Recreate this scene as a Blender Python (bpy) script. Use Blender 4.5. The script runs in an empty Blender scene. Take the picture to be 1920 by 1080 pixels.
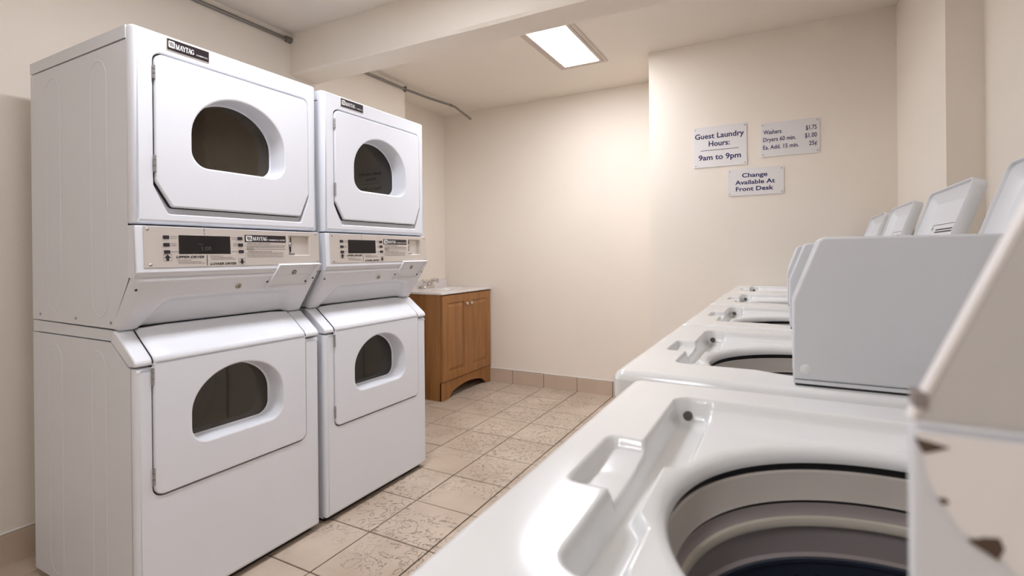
import bpy, bmesh, math, random
import numpy as np
from mathutils import Vector, Matrix
from math import sin, cos, pi, radians, hypot

S = bpy.context.scene
COL = S.collection
random.seed(7)

# ------------------------------------------------------------------ camera
def rot(a, b, c):
    Rz = Matrix.Rotation(a, 3, 'Z'); Rx = Matrix.Rotation(b, 3, 'X'); Ry = Matrix.Rotation(c, 3, 'Y')
    return Rz @ Rx @ Ry
R = rot(radians(28.15), radians(-.08), radians(.57))
cam_d = bpy.data.cameras.new('camera'); cam = bpy.data.objects.new('camera', cam_d); COL.objects.link(cam)
rt, fw, up = R.col[0], R.col[1], R.col[2]
M = Matrix((rt, up, -fw)).transposed().to_4x4()
M.translation = Vector((2.1484, -3.7265, 1.1523))
cam.matrix_world = M
cam_d.sensor_width = 36.0
cam_d.lens = 956.067 / 1920 * 36
cam_d.shift_y = -(540 - 478.123) / 1920
cam_d.clip_start = .02
cam_d.dof.use_dof = True
cam_d.dof.focus_distance = 2.4
cam_d.dof.aperture_fstop = 6.3
S.camera = cam

# ------------------------------------------------------------------ world, exposure
w = bpy.data.worlds.new('world'); S.world = w; w.use_nodes = True
w.node_tree.nodes['Background'].inputs[0].default_value = (.9, .93, 1, 1)
w.node_tree.nodes['Background'].inputs[1].default_value = 0.05
S.view_settings.view_transform = 'Standard'
S.view_settings.look = 'None'
S.view_settings.gamma = 1
S.view_settings.exposure = 0.0
LAMP = 32.0          # radiance of the ceiling light diffusers

# ------------------------------------------------------------------ materials
MATS = {}
def mat(name, col, rough=.5, metal=0, bump=None, spec=.5, coat=0, var=None, emit=None, coatr=.1):
    """bump=(scale,strength,distance,detail)  var=(scale,amount,detail)"""
    m = bpy.data.materials.new(name); m.use_nodes = True
    nt = m.node_tree; n = nt.nodes; l = nt.links; p = n['Principled BSDF']
    p.inputs['Base Color'].default_value = (*col, 1); p.inputs['Roughness'].default_value = rough
    p.inputs['Metallic'].default_value = metal; p.inputs['Specular IOR Level'].default_value = spec
    p.inputs['Coat Weight'].default_value = coat; p.inputs['Coat Roughness'].default_value = coatr
    tc = n.new('ShaderNodeTexCoord')
    if var:
        nz = n.new('ShaderNodeTexNoise'); nz.inputs['Scale'].default_value = var[0]; nz.inputs['Detail'].default_value = var[2]
        l.new(tc.outputs['Object'], nz.inputs['Vector'])
        mx = n.new('ShaderNodeMix'); mx.data_type = 'RGBA'
        mx.inputs[6].default_value = (*[c * (1 - var[1]) for c in col], 1)
        mx.inputs[7].default_value = (*[min(1, c * (1 + var[1])) for c in col], 1)
        l.new(nz.outputs['Fac'], mx.inputs[0]); l.new(mx.outputs[2], p.inputs['Base Color'])
    if bump:
        nb = n.new('ShaderNodeTexNoise'); nb.inputs['Scale'].default_value = bump[0]; nb.inputs['Detail'].default_value = bump[3]
        l.new(tc.outputs['Object'], nb.inputs['Vector'])
        b = n.new('ShaderNodeBump'); b.inputs['Strength'].default_value = bump[1]; b.inputs['Distance'].default_value = bump[2]
        l.new(nb.outputs['Fac'], b.inputs['Height']); l.new(b.outputs['Normal'], p.inputs['Normal'])
    if emit:
        p.inputs['Emission Color'].default_value = (*emit[0], 1); p.inputs['Emission Strength'].default_value = emit[1]
    MATS[name] = m
    return m

mat('wall_paint', (.868, .789, .694), .62, bump=(190, .22, .003, 3), var=(1.7, .035, 4))
mat('ceiling_paint', (.868, .793, .704), .7, bump=(120, .12, .002, 3), var=(1.2, .03, 3))
mat('enamel', (.785, .795, .84), .28, bump=(420, .03, .0005, 2))
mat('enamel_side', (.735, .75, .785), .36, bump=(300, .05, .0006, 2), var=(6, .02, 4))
mat('washer_white', (.81, .81, .80), .13, bump=(260, .02, .0004, 2))
mat('case_grey', (.71, .72, .745), .42, var=(9, .03, 4))
mat('case_dull', (.58, .56, .545), .5, var=(14, .06, 5))
mat('paint_white', (.86, .825, .81), .4, var=(20, .04, 5))
mat('rust', (.10, .065, .045), .9, var=(60, .5, 5))
mat('lid_white', (.76, .77, .79), .3)
mat('lid_label', (.77, .765, .78), .5)
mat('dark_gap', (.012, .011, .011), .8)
mat('rubber', (.10, .082, .072), .6)
mat('chrome', (.72, .70, .68), .14, metal=1)
mat('steel_dark', (.42, .41, .41), .35, metal=1)
mat('brushed', (.70, .645, .60), .38, metal=.55, bump=(350, .04, .0005, 2), var=(3, .05, 3))
mat('brass', (.40, .34, .27), .4, metal=.9)
mat('black_print', (.018, .014, .016), .45)
mat('grey_print', (.16, .13, .125), .6)
mat('badge_black', (.020, .013, .016), .28)
mat('white_print', (.86, .85, .85), .45)
mat('button', (.022, .017, .026), .35)
mat('screen', (.006, .004, .005), .12)
mat('digits', (.10, .095, .095), .4)
mat('sign_plate', (.76, .735, .73), .3, metal=.12)
mat('navy_print', (.010, .008, .10), .5)
mat('tub_beige', (.60, .55, .50), .4, var=(18, .06, 5))
mat('tub_ring', (.62, .58, .49), .35)
mat('tub_grey', (.34, .30, .29), .4)
mat('tub_navy', (.030, .037, .058), .35)
mat('drum_grey', (.50, .46, .40), .4, metal=.25)
mat('counter', (.80, .755, .73), .22)
mat('knob', (.72, .66, .58), .3, metal=.4)
mat('light_frame', (.62, .53, .46), .5)
mat('conduit', (.27, .255, .24), .35, metal=.8)
mat('caulk', (.83, .80, .77), .6)
mat('skirt_tile', (.58, .455, .355), .45, bump=(14, .25, .004, 5), var=(7, .12, 5))
mat('clip_brown', (.28, .24, .23), .6)
mat('grout', (.035, .022, .015), .95)
for nm, k in (('diffuser', 1.0), ('diffuser_near', .86), ('diffuser_fill', .62)): mat(nm, (.9, .9, .9), .5, emit=((.955, .98, 1.05), LAMP*k))

def wood():
    m = bpy.data.materials.new('wood'); m.use_nodes = True; nt = m.node_tree; n = nt.nodes; l = nt.links; p = n['Principled BSDF']
    tc = n.new('ShaderNodeTexCoord'); mp = n.new('ShaderNodeMapping'); mp.inputs['Scale'].default_value = (15, 15, 1.0)
    l.new(tc.outputs['Object'], mp.inputs['Vector'])
    nz = n.new('ShaderNodeTexNoise'); nz.inputs['Scale'].default_value = 2.2; nz.inputs['Detail'].default_value = 6; nz.inputs['Distortion'].default_value = .4
    l.new(mp.outputs[0], nz.inputs['Vector'])
    cr = n.new('ShaderNodeValToRGB'); e = cr.color_ramp.elements
    e[0].position = .3; e[0].color = (.255, .105, .028, 1); e[1].position = .72; e[1].color = (.385, .172, .052, 1)
    l.new(nz.outputs['Fac'], cr.inputs[0]); l.new(cr.outputs[0], p.inputs['Base Color'])
    p.inputs['Roughness'].default_value = .38
    MATS['wood'] = m
wood()

def tile_mat():
    m = bpy.data.materials.new('floor_tile'); m.use_nodes = True; nt = m.node_tree; n = nt.nodes; l = nt.links; p = n['Principled BSDF']
    g = n.new('ShaderNodeNewGeometry')
    def noise(sc, det, dist=0, rg=.5):
        z = n.new('ShaderNodeTexNoise'); z.inputs['Scale'].default_value = sc; z.inputs['Detail'].default_value = det
        z.inputs['Distortion'].default_value = dist; z.inputs['Roughness'].default_value = rg
        l.new(g.outputs['Position'], z.inputs['Vector']); return z
    a = noise(3.2, 5); b = noise(12, 6, .45, .58)
    cr = n.new('ShaderNodeValToRGB'); e = cr.color_ramp.elements
    e[0].position = .3; e[0].color = (.47, .37, .285, 1); e[1].position = .7; e[1].color = (.63, .52, .42, 1)
    l.new(a.outputs['Fac'], cr.inputs[0])
    # slate clefts: terraces of a noise field give the irregular torn relief
    t = n.new('ShaderNodeMath'); t.operation = 'MULTIPLY'; t.inputs[1].default_value = 7.0; l.new(b.outputs['Fac'], t.inputs[0])
    fl = n.new('ShaderNodeMath'); fl.operation = 'FLOOR'; l.new(t.outputs[0], fl.inputs[0])
    fr = n.new('ShaderNodeMath'); fr.operation = 'FRACT'; l.new(t.outputs[0], fr.inputs[0])
    ss = n.new('ShaderNodeMapRange'); ss.interpolation_type = 'SMOOTHSTEP'
    ss.inputs['From Min'].default_value = 0; ss.inputs['From Max'].default_value = .09
    l.new(fr.outputs[0], ss.inputs['Value'])
    ad = n.new('ShaderNodeMath'); ad.operation = 'ADD'; l.new(fl.outputs[0], ad.inputs[0]); l.new(ss.outputs['Result'], ad.inputs[1])
    # where the torn relief is strong and where the face is smooth
    c = noise(2.6, 2); mr = n.new('ShaderNodeMapRange'); mr.inputs['From Min'].default_value = .37; mr.inputs['From Max'].default_value = .50
    l.new(c.outputs['Fac'], mr.inputs['Value'])
    bp = n.new('ShaderNodeBump'); bp.inputs['Distance'].default_value = .0065
    ml = n.new('ShaderNodeMath'); ml.operation = 'MULTIPLY'; ml.inputs[1].default_value = .95; l.new(mr.outputs['Result'], ml.inputs[0])
    l.new(ml.outputs[0], bp.inputs['Strength']); l.new(ad.outputs[0], bp.inputs['Height'])
    l.new(bp.outputs['Normal'], p.inputs['Normal'])
    # darker brown mixed in along the clefts
    d1 = n.new('ShaderNodeMapRange'); d1.inputs['From Min'].default_value = .0; d1.inputs['From Max'].default_value = .26
    d1.inputs['To Min'].default_value = .42; d1.inputs['To Max'].default_value = 0
    l.new(fr.outputs[0], d1.inputs['Value'])
    d2 = n.new('ShaderNodeMath'); d2.operation = 'MULTIPLY'; l.new(d1.outputs['Result'], d2.inputs[0]); l.new(mr.outputs['Result'], d2.inputs[1])
    mx = n.new('ShaderNodeMix'); mx.data_type = 'RGBA'; l.new(d2.outputs[0], mx.inputs[0]); l.new(cr.outputs[0], mx.inputs[6]); mx.inputs[7].default_value = (.16, .11, .08, 1)
    l.new(mx.outputs[2], p.inputs['Base Color'])
    p.inputs['Roughness'].default_value = .42
    MATS['floor_tile'] = m
tile_mat()

def glass_mat():
    m = bpy.data.materials.new('tinted_glass'); m.use_nodes = True; nt = m.node_tree; n = nt.nodes; l = nt.links
    n.remove(n['Principled BSDF']); out = n['Material Output']
    tr = n.new('ShaderNodeBsdfTransparent'); tr.inputs[0].default_value = (.66, .59, .48, 1)
    gl = n.new('ShaderNodeBsdfGlossy'); gl.inputs[0].default_value = (1, 1, 1, 1); gl.inputs[1].default_value = .02
    df = n.new('ShaderNodeBsdfDiffuse'); df.inputs[0].default_value = (.085, .066, .044, 1)
    fn = n.new('ShaderNodeFresnel'); fn.inputs[0].default_value = 1.5
    m0 = n.new('ShaderNodeMixShader'); m0.inputs[0].default_value = .25; l.new(tr.outputs[0], m0.inputs[1]); l.new(df.outputs[0], m0.inputs[2])
    m1 = n.new('ShaderNodeMixShader'); l.new(fn.outputs[0], m1.inputs[0]); l.new(m0.outputs[0], m1.inputs[1]); l.new(gl.outputs[0], m1.inputs[2])
    l.new(m1.outputs[0], out.inputs[0])
    MATS['tinted_glass'] = m
glass_mat()

# ------------------------------------------------------------------ helpers
def empty(name, loc=(0, 0, 0)):
    o = bpy.data.objects.new(name, None); COL.objects.link(o); o.location = loc; o.empty_display_size = .1
    return o
def tag(o, label=None, cat=None, group=None, kind=None):
    if label: o['label'] = label
    if cat: o['category'] = cat
    if group: o['group'] = group
    if kind: o['kind'] = kind
    return o
def finish(bm, name, m, parent=None, loc=(0, 0, 0), ang=35, recalc=True, smooth=True):
    if recalc: bmesh.ops.recalc_face_normals(bm, faces=bm.faces)
    flat = [i for i, f in enumerate(bm.faces) if len(f.verts) > 4 or f.material_index] if smooth else []
    for f in bm.faces: f.material_index = 0
    me = bpy.data.meshes.new(name); bm.to_mesh(me); bm.free()
    return link(me, name, m, parent, loc, ang, smooth, flat)
def link(me, name, m, parent=None, loc=(0, 0, 0), ang=35, smooth=True, flat=()):
    if m: me.materials.append(MATS[m])
    sm_ = [smooth] * len(me.polygons)
    for i in flat: sm_[i] = False
    me.polygons.foreach_set('use_smooth', sm_)
    if smooth: me.set_sharp_from_angle(angle=radians(ang))
    me.polygons.foreach_set('use_smooth', sm_)
    o = bpy.data.objects.new(name, me); COL.objects.link(o); o.parent = parent; o.location = loc
    return o
def bevel_sharp(bm, off, seg=2, ang=25):
    es = [e for e in bm.edges if len(e.link_faces) == 2 and e.calc_face_angle(0) > radians(ang)]
    if not es: return
    r = bmesh.ops.bevel(bm, geom=es, offset=off, segments=seg, profile=.5, affect='EDGES', clamp_overlap=True)
    new = set(r['faces'])
    for f in bm.faces: f.material_index = 0 if f in new else 1
def add_box(bm, x0, x1, y0, y1, z0, z1):
    v = [bm.verts.new(p) for p in [(x0,y0,z0),(x1,y0,z0),(x1,y1,z0),(x0,y1,z0),(x0,y0,z1),(x1,y0,z1),(x1,y1,z1),(x0,y1,z1)]]
    for f in ((0,3,2,1),(4,5,6,7),(0,1,5,4),(1,2,6,5),(2,3,7,6),(3,0,4,7)): bm.faces.new([v[i] for i in f])
def box(name, b, m, parent=None, bev=0, seg=2):
    bm = bmesh.new(); add_box(bm, *b)
    if bev: bevel_sharp(bm, bev, seg)
    return finish(bm, name, m, parent)
def prism(name, pts, y0, y1, m, parent=None, bev=0, seg=2, skip=()):
    """closed profile pts (x,z) pushed along y; skip = indices of the profile edges left open"""
    bm = bmesh.new()
    a = [bm.verts.new((x, y0, z)) for x, z in pts]; b = [bm.verts.new((x, y1, z)) for x, z in pts]
    bm.faces.new(a); bm.faces.new(b[::-1]); n = len(pts)
    for i in range(n):
        if i not in skip: bm.faces.new([a[i], b[i], b[(i+1) % n], a[(i+1) % n]])
    bmesh.ops.recalc_face_normals(bm, faces=bm.faces)
    if bev: bevel_sharp(bm, bev, seg)
    return finish(bm, name, m, parent)
def round_poly(pts, r, seg=6):
    """polygon with rounded corners; r = one radius or a list"""
    n = len(pts); out = []
    rs = r if isinstance(r, (list, tuple)) else [r] * n
    for i in range(n):
        p = Vector(pts[i]); a = Vector(pts[i-1]) - p; b = Vector(pts[(i+1) % n]) - p
        la, lb = a.length, b.length; a /= la; b /= lb
        th = a.angle(b); d = rs[i] / math.tan(th / 2)
        d = min(d, la * .499, lb * .499)
        if rs[i] <= 0 or d < 1e-6: out.append(tuple(p)); continue
        rr = d * math.tan(th / 2); c = p + (a + b).normalized() * (rr / sin(th / 2))
        v0 = p + a * d - c; v1 = p + b * d - c
        for k in range(seg + 1):
            t = k / seg; v = v0.lerp(v1, t)
            ang = v0.angle(v1)
            v = (v0 * sin((1 - t) * ang) + v1 * sin(t * ang)) / sin(ang)
            q = c + v; out.append((q.x, q.y))
    return out
def rrect(u0, u1, v0, v1, r, seg=6):
    return round_poly([(u0, v0), (u1, v0), (u1, v1), (u0, v1)], r, seg)
def inset(pts, d):
    """offset a closed 2-D loop inwards by d"""
    n = len(pts); A = sum(pts[i][0] * pts[(i+1) % n][1] - pts[(i+1) % n][0] * pts[i][1] for i in range(n))
    s = 1 if A > 0 else -1; out = []
    for i in range(n):
        p0, p, p1 = pts[i-1], pts[i], pts[(i+1) % n]
        e0 = Vector((p[0]-p0[0], p[1]-p0[1])).normalized(); e1 = Vector((p1[0]-p[0], p1[1]-p[1])).normalized()
        n0 = Vector((-e0.y, e0.x)) * s; n1 = Vector((-e1.y, e1.x)) * s
        k = n0 + n1; k = k / max(.35, k.dot(k) / 2)
        out.append((p[0] + k.x * d, p[1] + k.y * d))
    return out
def loft(bm, loops, cap0=False, cap1=False):
    vs = [[bm.verts.new(p) for p in lp] for lp in loops]; n = len(vs[0])
    for a, b in zip(vs[:-1], vs[1:]):
        for i in range(n): bm.faces.new([a[i], a[(i+1) % n], b[(i+1) % n], b[i]])
    if cap0: bm.faces.new(vs[0][::-1])
    if cap1: bm.faces.new(vs[-1])
    return vs
def fill(bm, *vloops):
    es = []
    for v in vloops:
        for i in range(len(v)):
            e = bm.edges.get((v[i], v[(i+1) % len(v)])) or bm.edges.new((v[i], v[(i+1) % len(v)]))
            es.append(e)
    r = bmesh.ops.triangle_fill(bm, use_beauty=True, use_dissolve=False, edges=es)
    for f in r['geom']:
        if isinstance(f, bmesh.types.BMFace): f.material_index = 1
FX = lambda pts, x: [(x, u, v) for u, v in pts]           # (y,z) loop at depth x
FZ = lambda pts, z: [(u, v, z) for u, v in pts]
FY = lambda pts, y: [(u, y, v) for u, v in pts]
def slab(name, outline, F, d0, d1, m, parent=None, bev=.002, holes=(), hb=0):
    """plate with rounded rim: d0 back, d1 front"""
    s = 1 if d1 > d0 else -1
    bm = bmesh.new()
    L = [F(outline, d0), F(outline, d1 - s*bev), F(inset(outline, bev*.3), d1 - s*bev*.3), F(inset(outline, bev), d1)]
    vs = loft(bm, L, cap0=False)
    hl0, hl1 = [], []
    for h in holes:
        hv = loft(bm, [F(h, d0), F(h, d1 - s*hb), F(inset(h, -hb), d1)] if hb else [F(h, d0), F(h, d1)])
        hl0.append(hv[0]); hl1.append(hv[-1])
    fill(bm, vs[-1], *hl1); fill(bm, vs[0], *hl0)
    return finish(bm, name, m, parent)
def lathe_bm(bm, prof, seg=48, axis='Z', c=(0, 0, 0), sx=1, sy=1, closed=False):
    rings = []
    for r, h in prof:
        ring = []
        for k in range(seg):
            t = 2*pi*k/seg; a, b = r*cos(t)*sx, r*sin(t)*sy
            p = {'Z': (a, b, h), 'X': (h, a, b), 'Y': (a, h, b)}[axis]
            ring.append((p[0]+c[0], p[1]+c[1], p[2]+c[2]))
        rings.append(ring)
    return loft(bm, rings)
def lathe(name, prof, m, parent=None, seg=48, axis='Z', c=(0, 0, 0), cap=True, sx=1, sy=1):
    bm = bmesh.new(); vs = lathe_bm(bm, prof, seg, axis, c, sx, sy)
    if cap:
        bm.faces.new(vs[0]); bm.faces.new(vs[-1])
    return finish(bm, name, m, parent)
def tube(name, pts, r, m, parent=None, seg=10, bm=None):
    own = bm is None
    if own: bm = bmesh.new()
    P = [Vector(p) for p in pts]; rings = []
    rs = r if isinstance(r, (list, tuple)) else [r]*len(P)
    T = [(P[min(i+1, len(P)-1)] - P[max(i-1, 0)]).normalized() for i in range(len(P))]
    ref = Vector((0, 0, 1)) if abs(T[0].z) < .9 else Vector((1, 0, 0))
    for p, t, rr in zip(P, T, rs):
        a = ref.cross(t).normalized(); b = t.cross(a); ref = b if abs(b.dot(t)) < .9 else ref
        ref = t.cross(a)
        rings.append([tuple(p + a*rr*cos(2*pi*k/seg) + b*rr*sin(2*pi*k/seg)) for k in range(seg)])
    loft(bm, rings, True, True)
    if own: return finish(bm, name, m, parent)
def ptn(name, tris, m, parent):
    """flat print: list of 3-D polygons -> one mesh"""
    bm = bmesh.new()
    for poly in tris:
        bm.faces.new([bm.verts.new(p) for p in poly])
    return finish(bm, name, m, parent, recalc=False, smooth=False)
DG = None
def text_polys(body, u0, u1, v0, h, shear=0, bold=0, F=None, cap='H'):
    """built-in font outlines scaled so that the text spans u0..u1 and its capitals are h high on baseline v0"""
    def mk(s):
        c = bpy.data.curves.new('t', 'FONT'); c.body = s; c.size = 1; c.shear = shear; c.offset = bold; c.resolution_u = 3
        o = bpy.data.objects.new('t', c); COL.objects.link(o)
        dg = bpy.context.evaluated_depsgraph_get()
        me = bpy.data.meshes.new_from_object(o.evaluated_get(dg))
        P = np.array([v.co[:] for v in me.vertices]); F_ = [list(p.vertices) for p in me.polygons]
        bpy.data.objects.remove(o); bpy.data.curves.remove(c); bpy.data.meshes.remove(me)
        return P, F_
    Hh, _ = mk(cap); ch = Hh[:, 1].max() - Hh[:, 1].min(); b0 = Hh[:, 1].min()
    P, Fc = mk(body)
    x0, x1 = P[:, 0].min(), P[:, 0].max()
    U = u0 + (P[:, 0] - x0) / (x1 - x0) * (u1 - u0); V = v0 + (P[:, 1] - b0) / ch * h
    return [[F(U[i], V[i]) for i in f] for f in Fc]
def dashes(u0, u1, v, h, F, rnd, wmin=.5, wmax=2.2, fillr=.95):
    out = []; u = u0
    while u < u1:
        wd = h * rnd.uniform(wmin, wmax); e = min(u + wd, u1)
        out.append([F(u, v), F(e, v), F(e, v+h), F(u, v+h)]); u = e + h * rnd.uniform(.18, .55)
    return out
def quad(F, u0, u1, v0, v1): return [F(u0, v0), F(u1, v0), F(u1, v1), F(u0, v1)]
def serif_word(u0, v0, h, width, F):
    """MAYTAG in a bold serif face"""
    out = []; L = []
    def st(x0, y0, x1, y1, wd): L.append([(x0-wd/2, y0), (x0+wd/2, y0), (x1+wd/2, y1), (x1-wd/2, y1)])
    def se(x, y, wd): L.append([(x-wd/2, y-.04), (x+wd/2, y-.04), (x+wd/2, y+.04), (x-wd/2, y+.04)])
    x = 0
    th, tn = .23, .10
    for ch in 'MAYTAG':
        if ch == 'M':
            st(x+.12, 0, x+.12, 1, tn); st(x+.5, 0, x+.14, 1, th); st(x+.5, 0, x+.86, 1, tn); st(x+.88, 0, x+.88, 1, th)
            se(x+.12, .04, .3); se(x+.88, .04, .4); se(x+.1, .96, .25); se(x+.9, .96, .35); x += 1.12
        elif ch == 'A':
            st(x+.1, 0, x+.42, 1, tn); st(x+.76, 0, x+.44, 1, th); L.append([(x+.2, .28), (x+.68, .28), (x+.68, .37), (x+.2, .37)])
            se(x+.1, .04, .28); se(x+.76, .04, .4); x += .84
        elif ch == 'Y':
            st(x+.42, .42, x+.1, 1, th); st(x+.46, .42, x+.76, 1, tn); st(x+.43, 0, x+.43, .46, th)
            se(x+.43, .04, .4); se(x+.1, .96, .38); se(x+.76, .96, .28); x += .80
        elif ch == 'T':
            st(x+.4, 0, x+.4, 1, th); se(x+.4, .04, .4); L.append([(x+.05, .91), (x+.75, .91), (x+.75, 1), (x+.05, 1)])
            st(x+.08, .72, x+.06, 1, .07); st(x+.72, .72, x+.74, 1, .07); x += .74
        elif ch == 'G':
            N = 20
            for k in range(N):
                a0, a1 = radians(48+k*270/N), radians(48+(k+1)*270/N)
                def o(a, kk): return (x+.44+.42*kk[0]*cos(a), .5+.5*kk[1]*sin(a))
                L.append([o(a0, (1, 1)), o(a1, (1, 1)), o(a1, (.5, .84)), o(a0, (.5, .84))])
            st(x+.74, .05, x+.74, .42, th*.9); se(x+.72, .42, .42); st(x+.76, .68, x+.78, 1, .07); x += .9
    for q in L: out.append([F(u0 + a/x*width, v0 + b*h) for a, b in q])
    return out

# ------------------------------------------------------------------ the room
CZ = 2.485
def struct(o): o['kind'] = 'structure'; return o
XL, XA, YST, YB, YS, XS, XP, XR, YP, YF = -.456, -.730, -.605, .287, -.285, 1.357, 2.694, 2.806, -1.23, -5.4

struct(box('wall_left', (XA-.15, XL, YF, YST, 0, CZ+.1), 'wall_paint'))
struct(box('wall_alcove', (XA-.15, XA, YST, YB, 0, CZ+.1), 'wall_paint'))
struct(box('wall_back', (XA-.15, XS, YB, YB+.15, 0, CZ+.1), 'wall_paint'))
struct(box('wall_far_right', (XS, XP, YS, YB+.15, 0, CZ+.1), 'wall_paint', bev=.006))
struct(box('wall_pier', (XP, XR+.15, YP, YB+.15, 0, CZ+.1), 'wall_paint', bev=.012))
struct(box('wall_right', (XR, XR+.15, YF, YP, 0, CZ+.1), 'wall_paint'))
struct(box('wall_front', (XA-.15, XR+.15, YF-.15, YF, 0, CZ+.1), 'wall_paint'))
struct(box('ceiling', (XA, XR, YF, YB, CZ, CZ+.1), 'ceiling_paint'))
# lowered beam that crosses the ceiling from the left wall to the right wall
def beam():
    bm = bmesh.new()
    N = 40; loops = []
    for i in range(N+1):
        x = XL + (XR-XL)*i/N; wv = .004*sin(x*5.1) + .003*sin(x*11+1)
        loops.append([(x, -1.65+wv*.4, CZ), (x, -1.65+wv*.4, 2.252), (x, -1.640, 2.238+wv*.3), (x, -1.462, 2.238-wv*.3), (x, -1.45, 2.250), (x, -1.45, CZ)])
    loft(bm, loops, True, True)
    return struct(finish(bm, 'trim_1', 'wall_paint'))
beam()

# floor: grout bed and the separate tiles laid in it
fl = struct(box('floor', (XA, XR, YF, YB, -.06, -.006), 'grout'))
T = .305; G = .0030
tile_cache = {}
def tile_mesh(wx, wy):
    k = (round(wx, 4), round(wy, 4))
    if k not in tile_cache:
        bm = bmesh.new(); add_box(bm, -wx/2, wx/2, -wy/2, wy/2, -.012, 0)
        top = [e for e in bm.edges if all(v.co.z > -.001 for v in e.verts)]
        bmesh.ops.bevel(bm, geom=top, offset=.0015, segments=1, profile=.5, affect='EDGES')
        bmesh.ops.recalc_face_normals(bm, faces=bm.faces)
        me = bpy.data.meshes.new('floor_tile'); bm.to_mesh(me); bm.free(); me.materials.append(MATS['floor_tile'])
        tile_cache[k] = me
    return tile_cache[k]
rt_ = random.Random(3)
for i in range(-3, 10):
    for j in range(-17, 1):
        x0, x1, y0, y1 = i*T+G, (i+1)*T-G, j*T+G, (j+1)*T-G
        xm = (x0+x1)/2; ym = (y0+y1)/2
        lo = XA if ym > YST else XL
        hi = XS if ym > YS else (XP if ym > YP else XR)
        x0 = max(x0, lo+.001); x1 = min(x1, hi-.001); y1 = min(y1, YB-.001)
        if ym < YS < y1 and xm > XS: y1 = YS-.001
        if x1-x0 < .03 or y1-y0 < .03: continue
        if xm > 2.05 and ym > -3.4: continue          # under the washers, never seen
        o = bpy.data.objects.new('tile', tile_mesh(x1-x0, y1-y0)); COL.objects.link(o); o.parent = fl
        o.location = ((x0+x1)/2, (y0+y1)/2, rt_.uniform(-.0008, .0003))
        o.rotation_euler = (rt_.uniform(-.002, .002), rt_.uniform(-.002, .002), 0)

# tiled skirting, piece by piece, with a painted caulk line along its top
def skirting(name, axis, fixed, sgn, a0, a1, h=.117, th=.011, off=0.0):
    run = bpy.data.objects.new(name, None); COL.objects.link(run); struct(run)
    a = math.floor(a0 / T) * T + off
    while a < a1:
        p0, p1 = max(a + .0022, a0), min(a + T - .0022, a1)
        if p1 - p0 > .02:
            hh = h + rt_.uniform(-.002, .002)
            if axis == 'X': b = (p0, p1, min(fixed, fixed+sgn*th), max(fixed, fixed+sgn*th), 0, hh)
            else: b = (min(fixed, fixed+sgn*th), max(fixed, fixed+sgn*th), p0, p1, 0, hh)
            box('tile', b, 'skirt_tile', run, bev=.0025, seg=1)
        a += T
    if axis == 'X': box('grout_joint', (a0, a1, min(fixed, fixed+sgn*.005), max(fixed, fixed+sgn*.005), 0, h-.004), 'grout', run)
    else: box('grout_joint', (min(fixed, fixed+sgn*.005), max(fixed, fixed+sgn*.005), a0, a1, 0, h-.004), 'grout', run)
    n = 30; pts = []
    rg = random.Random(len(name))
    for k in range(n+1):
        s = a0 + (a1-a0)*k/n; hz = h + .003 + rg.uniform(-.0015, .0025)
        pts.append((s, fixed+sgn*.004, hz) if axis == 'X' else (fixed+sgn*.004, s, hz))
    tube('caulk_line', pts, .0042, 'caulk', run, 6)
    return run
skirting('baseboard_back', 'X', YB, -1, -.23, XS)
skirting('baseboard_left', 'Y', XL, 1, YF, YST)

# ------------------------------------------------------------------ ceiling lights
def ceiling_light(x0, x1, y0, y1, label, dm='diffuser'):
    t = empty('ceiling_light', ((x0+x1)/2, (y0+y1)/2, CZ)); wx, wy = (x1-x0)/2, (y1-y0)/2
    tag(t, label, 'ceiling light', 'recessed ceiling lights')
    o1 = rrect(-wx, wx, -wy, wy, .002, 1); o2 = rrect(-wx+.024, wx-.024, -wy+.024, wy-.024, .002, 1)
    slab('flange', o1, FZ, -.0005, -.006, 'light_frame', t, .001, holes=[o2])
    o3 = rrect(-wx+.0265, wx-.0265, -wy+.0265, wy-.0265, .002, 1); o4 = rrect(-wx+.048, wx-.048, -wy+.048, wy-.048, .002, 1)
    slab('door_frame', o3, FZ, -.0005, -.008, 'light_frame', t, .001, holes=[o4])
    box('shadow_gap', (-wx+.0238, wx-.0238, -wy+.0238, wy-.0238, -.0009, -.0003), 'dark_gap', t)
    box('diffuser', (-wx+.046, wx-.046, -wy+.046, wy-.046, -.004, -.001), dm, t)
    return t
ceiling_light(.735, 1.083, -1.38, -.297, 'bright rectangular ceiling light with a thin beige frame beyond the beam')
ceiling_light(.735, 1.083, -3.30, -2.217, 'rectangular ceiling light with a thin frame on the camera side of the beam', 'diffuser_near')
ceiling_light(1.4, 1.75, -5.2, -4.1, 'unseen fill light added behind the camera, built as a framed ceiling panel', 'diffuser_fill')  # added out of view to fill the faces turned to the camera

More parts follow.
